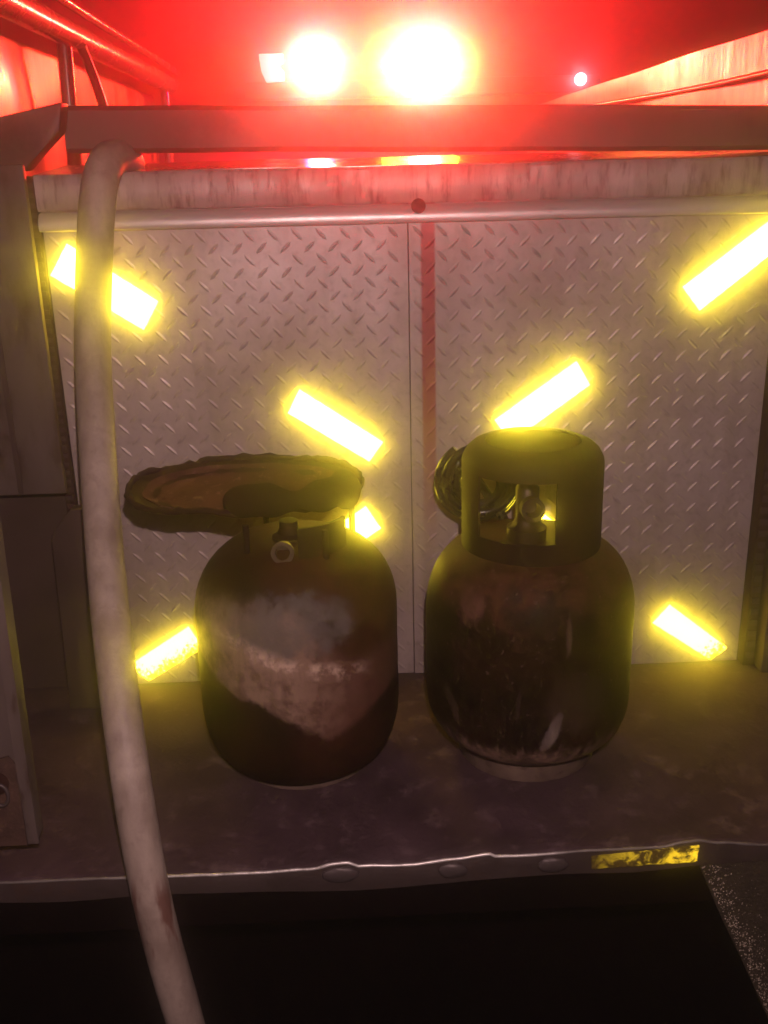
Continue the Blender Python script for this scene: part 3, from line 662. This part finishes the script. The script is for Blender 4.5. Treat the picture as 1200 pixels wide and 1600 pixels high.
# ------------------------------------------------------------------ round pan on the left cylinder, with a dark bundle in it
pan = thing('shallow_pan', 'shallow oblong rust brown pan resting on top of the left cylinder', 'pan', (-0.146, -0.226, 0.412))
pr = [(0.0, 0.0), (0.45, 0.0), (0.66, 0.003), (0.84, 0.011), (0.99, 0.018), (0.995, 0.021), (0.975, 0.021), (0.83, 0.013), (0.65, 0.006), (0.45, 0.003), (0.0, 0.003)]
PA, PB = 0.162, 0.074
def oval(c, s): return (PA * math.copysign(abs(c) ** 0.85, c), PB * math.copysign(abs(s) ** 0.85, s))
bm = lathe(pr, 96)
for v in bm.verts:
    r_ = math.hypot(v.co.x, v.co.y)
    if r_ > 1e-6:
        ox, oy = oval(v.co.x / r_, v.co.y / r_); v.co.x, v.co.y = ox * r_, oy * r_
dent(bm, 0.005, 16, 2.0); dent(bm, 0.003, 60, 4.0)
obj('basin', bm, M['pan_rim'], pan, smooth_ang=40)
bm = lathe([(0.0, 0.0068), (0.3, 0.0066), (0.6, 0.0068), (0.78, 0.0095), (0.87, 0.0165), (0.855, 0.0105), (0.6, 0.0045), (0.0, 0.004)], 72)
for v in bm.verts:
    r_ = math.hypot(v.co.x, v.co.y)
    if r_ > 1e-6:
        ox, oy = oval(v.co.x / r_, v.co.y / r_); v.co.x, v.co.y = ox * r_, oy * r_
dent(bm, 0.004, 16, 2.0); dent(bm, 0.002, 45, 4.0)
obj('flaked_floor', bm, M['pan'], pan, (0, 0, 0.001), 40, label='paler flaking floor of the pan')
rim = []
for a in frange(0, 2 * PI, 110)[:-1]:
    ox, oy = oval(math.cos(a), math.sin(a)); q = Vector((ox, oy, 0.020))
    rim.append(q + Vector((0, 0, 0.006 * noise.noise(q * 18) + 0.003 * noise.noise(q * 90))))
obj('rim', tube(rim, lambda t: 0.0046 + 0.0034 * noise.noise(Vector((t * 95, 0, 0))), 10, True), M['pan_rim'], pan, smooth_ang=80)
pan.rotation_euler = (math.radians(13.0), 0, 0)
bp = spline([(-0.172, -0.292, 0.424), (-0.12, -0.297, 0.429), (-0.07, -0.299, 0.428), (-0.02, -0.281, 0.432), (0.005, -0.258, 0.431)], 10)
bm = tube(bp, lambda t: (0.020 + 0.005 * math.sin(t * 9) + 0.003 * math.sin(t * 23)) * (0.25 + 0.75 * min(1.0, math.sqrt(t * 5 + 0.02), math.sqrt((1 - t) * 7 + 0.02))), 20); dent(bm, 0.006, 28, 7)
bu = obj('rolled_bundle', bm, M['rag'], smooth_ang=70); bu['label'] = 'dark rolled bundle lying in the oblong pan above the left cylinder'; bu['category'] = 'bundle'

# ------------------------------------------------------------------ the pale hose hanging at the left
hp = [(-0.322, 0.065, 0.860), (-0.326, 0.012, 0.868), (-0.333, -0.030, 0.862), (-0.341, -0.066, 0.825), (-0.352, -0.090, 0.736), (-0.355, -0.150, 0.611), (-0.345, -0.225, 0.500), (-0.331, -0.305, 0.394), (-0.314, -0.385, 0.300), (-0.296, -0.455, 0.216), (-0.279, -0.512, 0.120), (-0.266, -0.540, 0.012), (-0.253, -0.548, -0.092), (-0.238, -0.550, -0.199), (-0.220, -0.550, -0.34), (-0.19, -0.55, -0.52)]
ho = obj('hanging_hose', tube(spline(hp, 12), lambda t: 0.0262 - 0.0030 * t + 0.0006 * noise.noise(Vector((t * 14, 0, 0))), 32), M['hose'], smooth_ang=80)
ho['label'] = 'thick pale hose hanging from the beam at left, down past the deck lip'; ho['category'] = 'hose'

# ------------------------------------------------------------------ ground
gm = bmesh.new(); bmesh.ops.create_grid(gm, x_segments=2, y_segments=2, size=60)
gr = obj('ground', gm, M['ground'], None, (0, 0, -0.80), kind='structure')

# ------------------------------------------------------------------ haze
hb = box(-2.6, 2.6, -2.4, 3.4, -1.9, 2.6)  # added air volume; its scatter stands in for lens glare
hm = bpy.data.materials.new('glare_haze'); hm.use_nodes = True; t = hm.node_tree
t.nodes.remove(t.nodes['Principled BSDF']); pv = t.nodes.new('ShaderNodeVolumePrincipled')
pv.inputs['Color'].default_value = (0.95, 0.95, 0.95, 1); pv.inputs['Density'].default_value = HAZE_DENSITY; pv.inputs['Anisotropy'].default_value = HAZE_G
t.links.new(pv.outputs['Volume'], t.nodes['Material Output'].inputs['Volume'])
hz = obj('glare_haze', hb, hm, None, kind='stuff'); hz['label'] = 'added thin volume that spreads a lens glow around the lamps and strips'
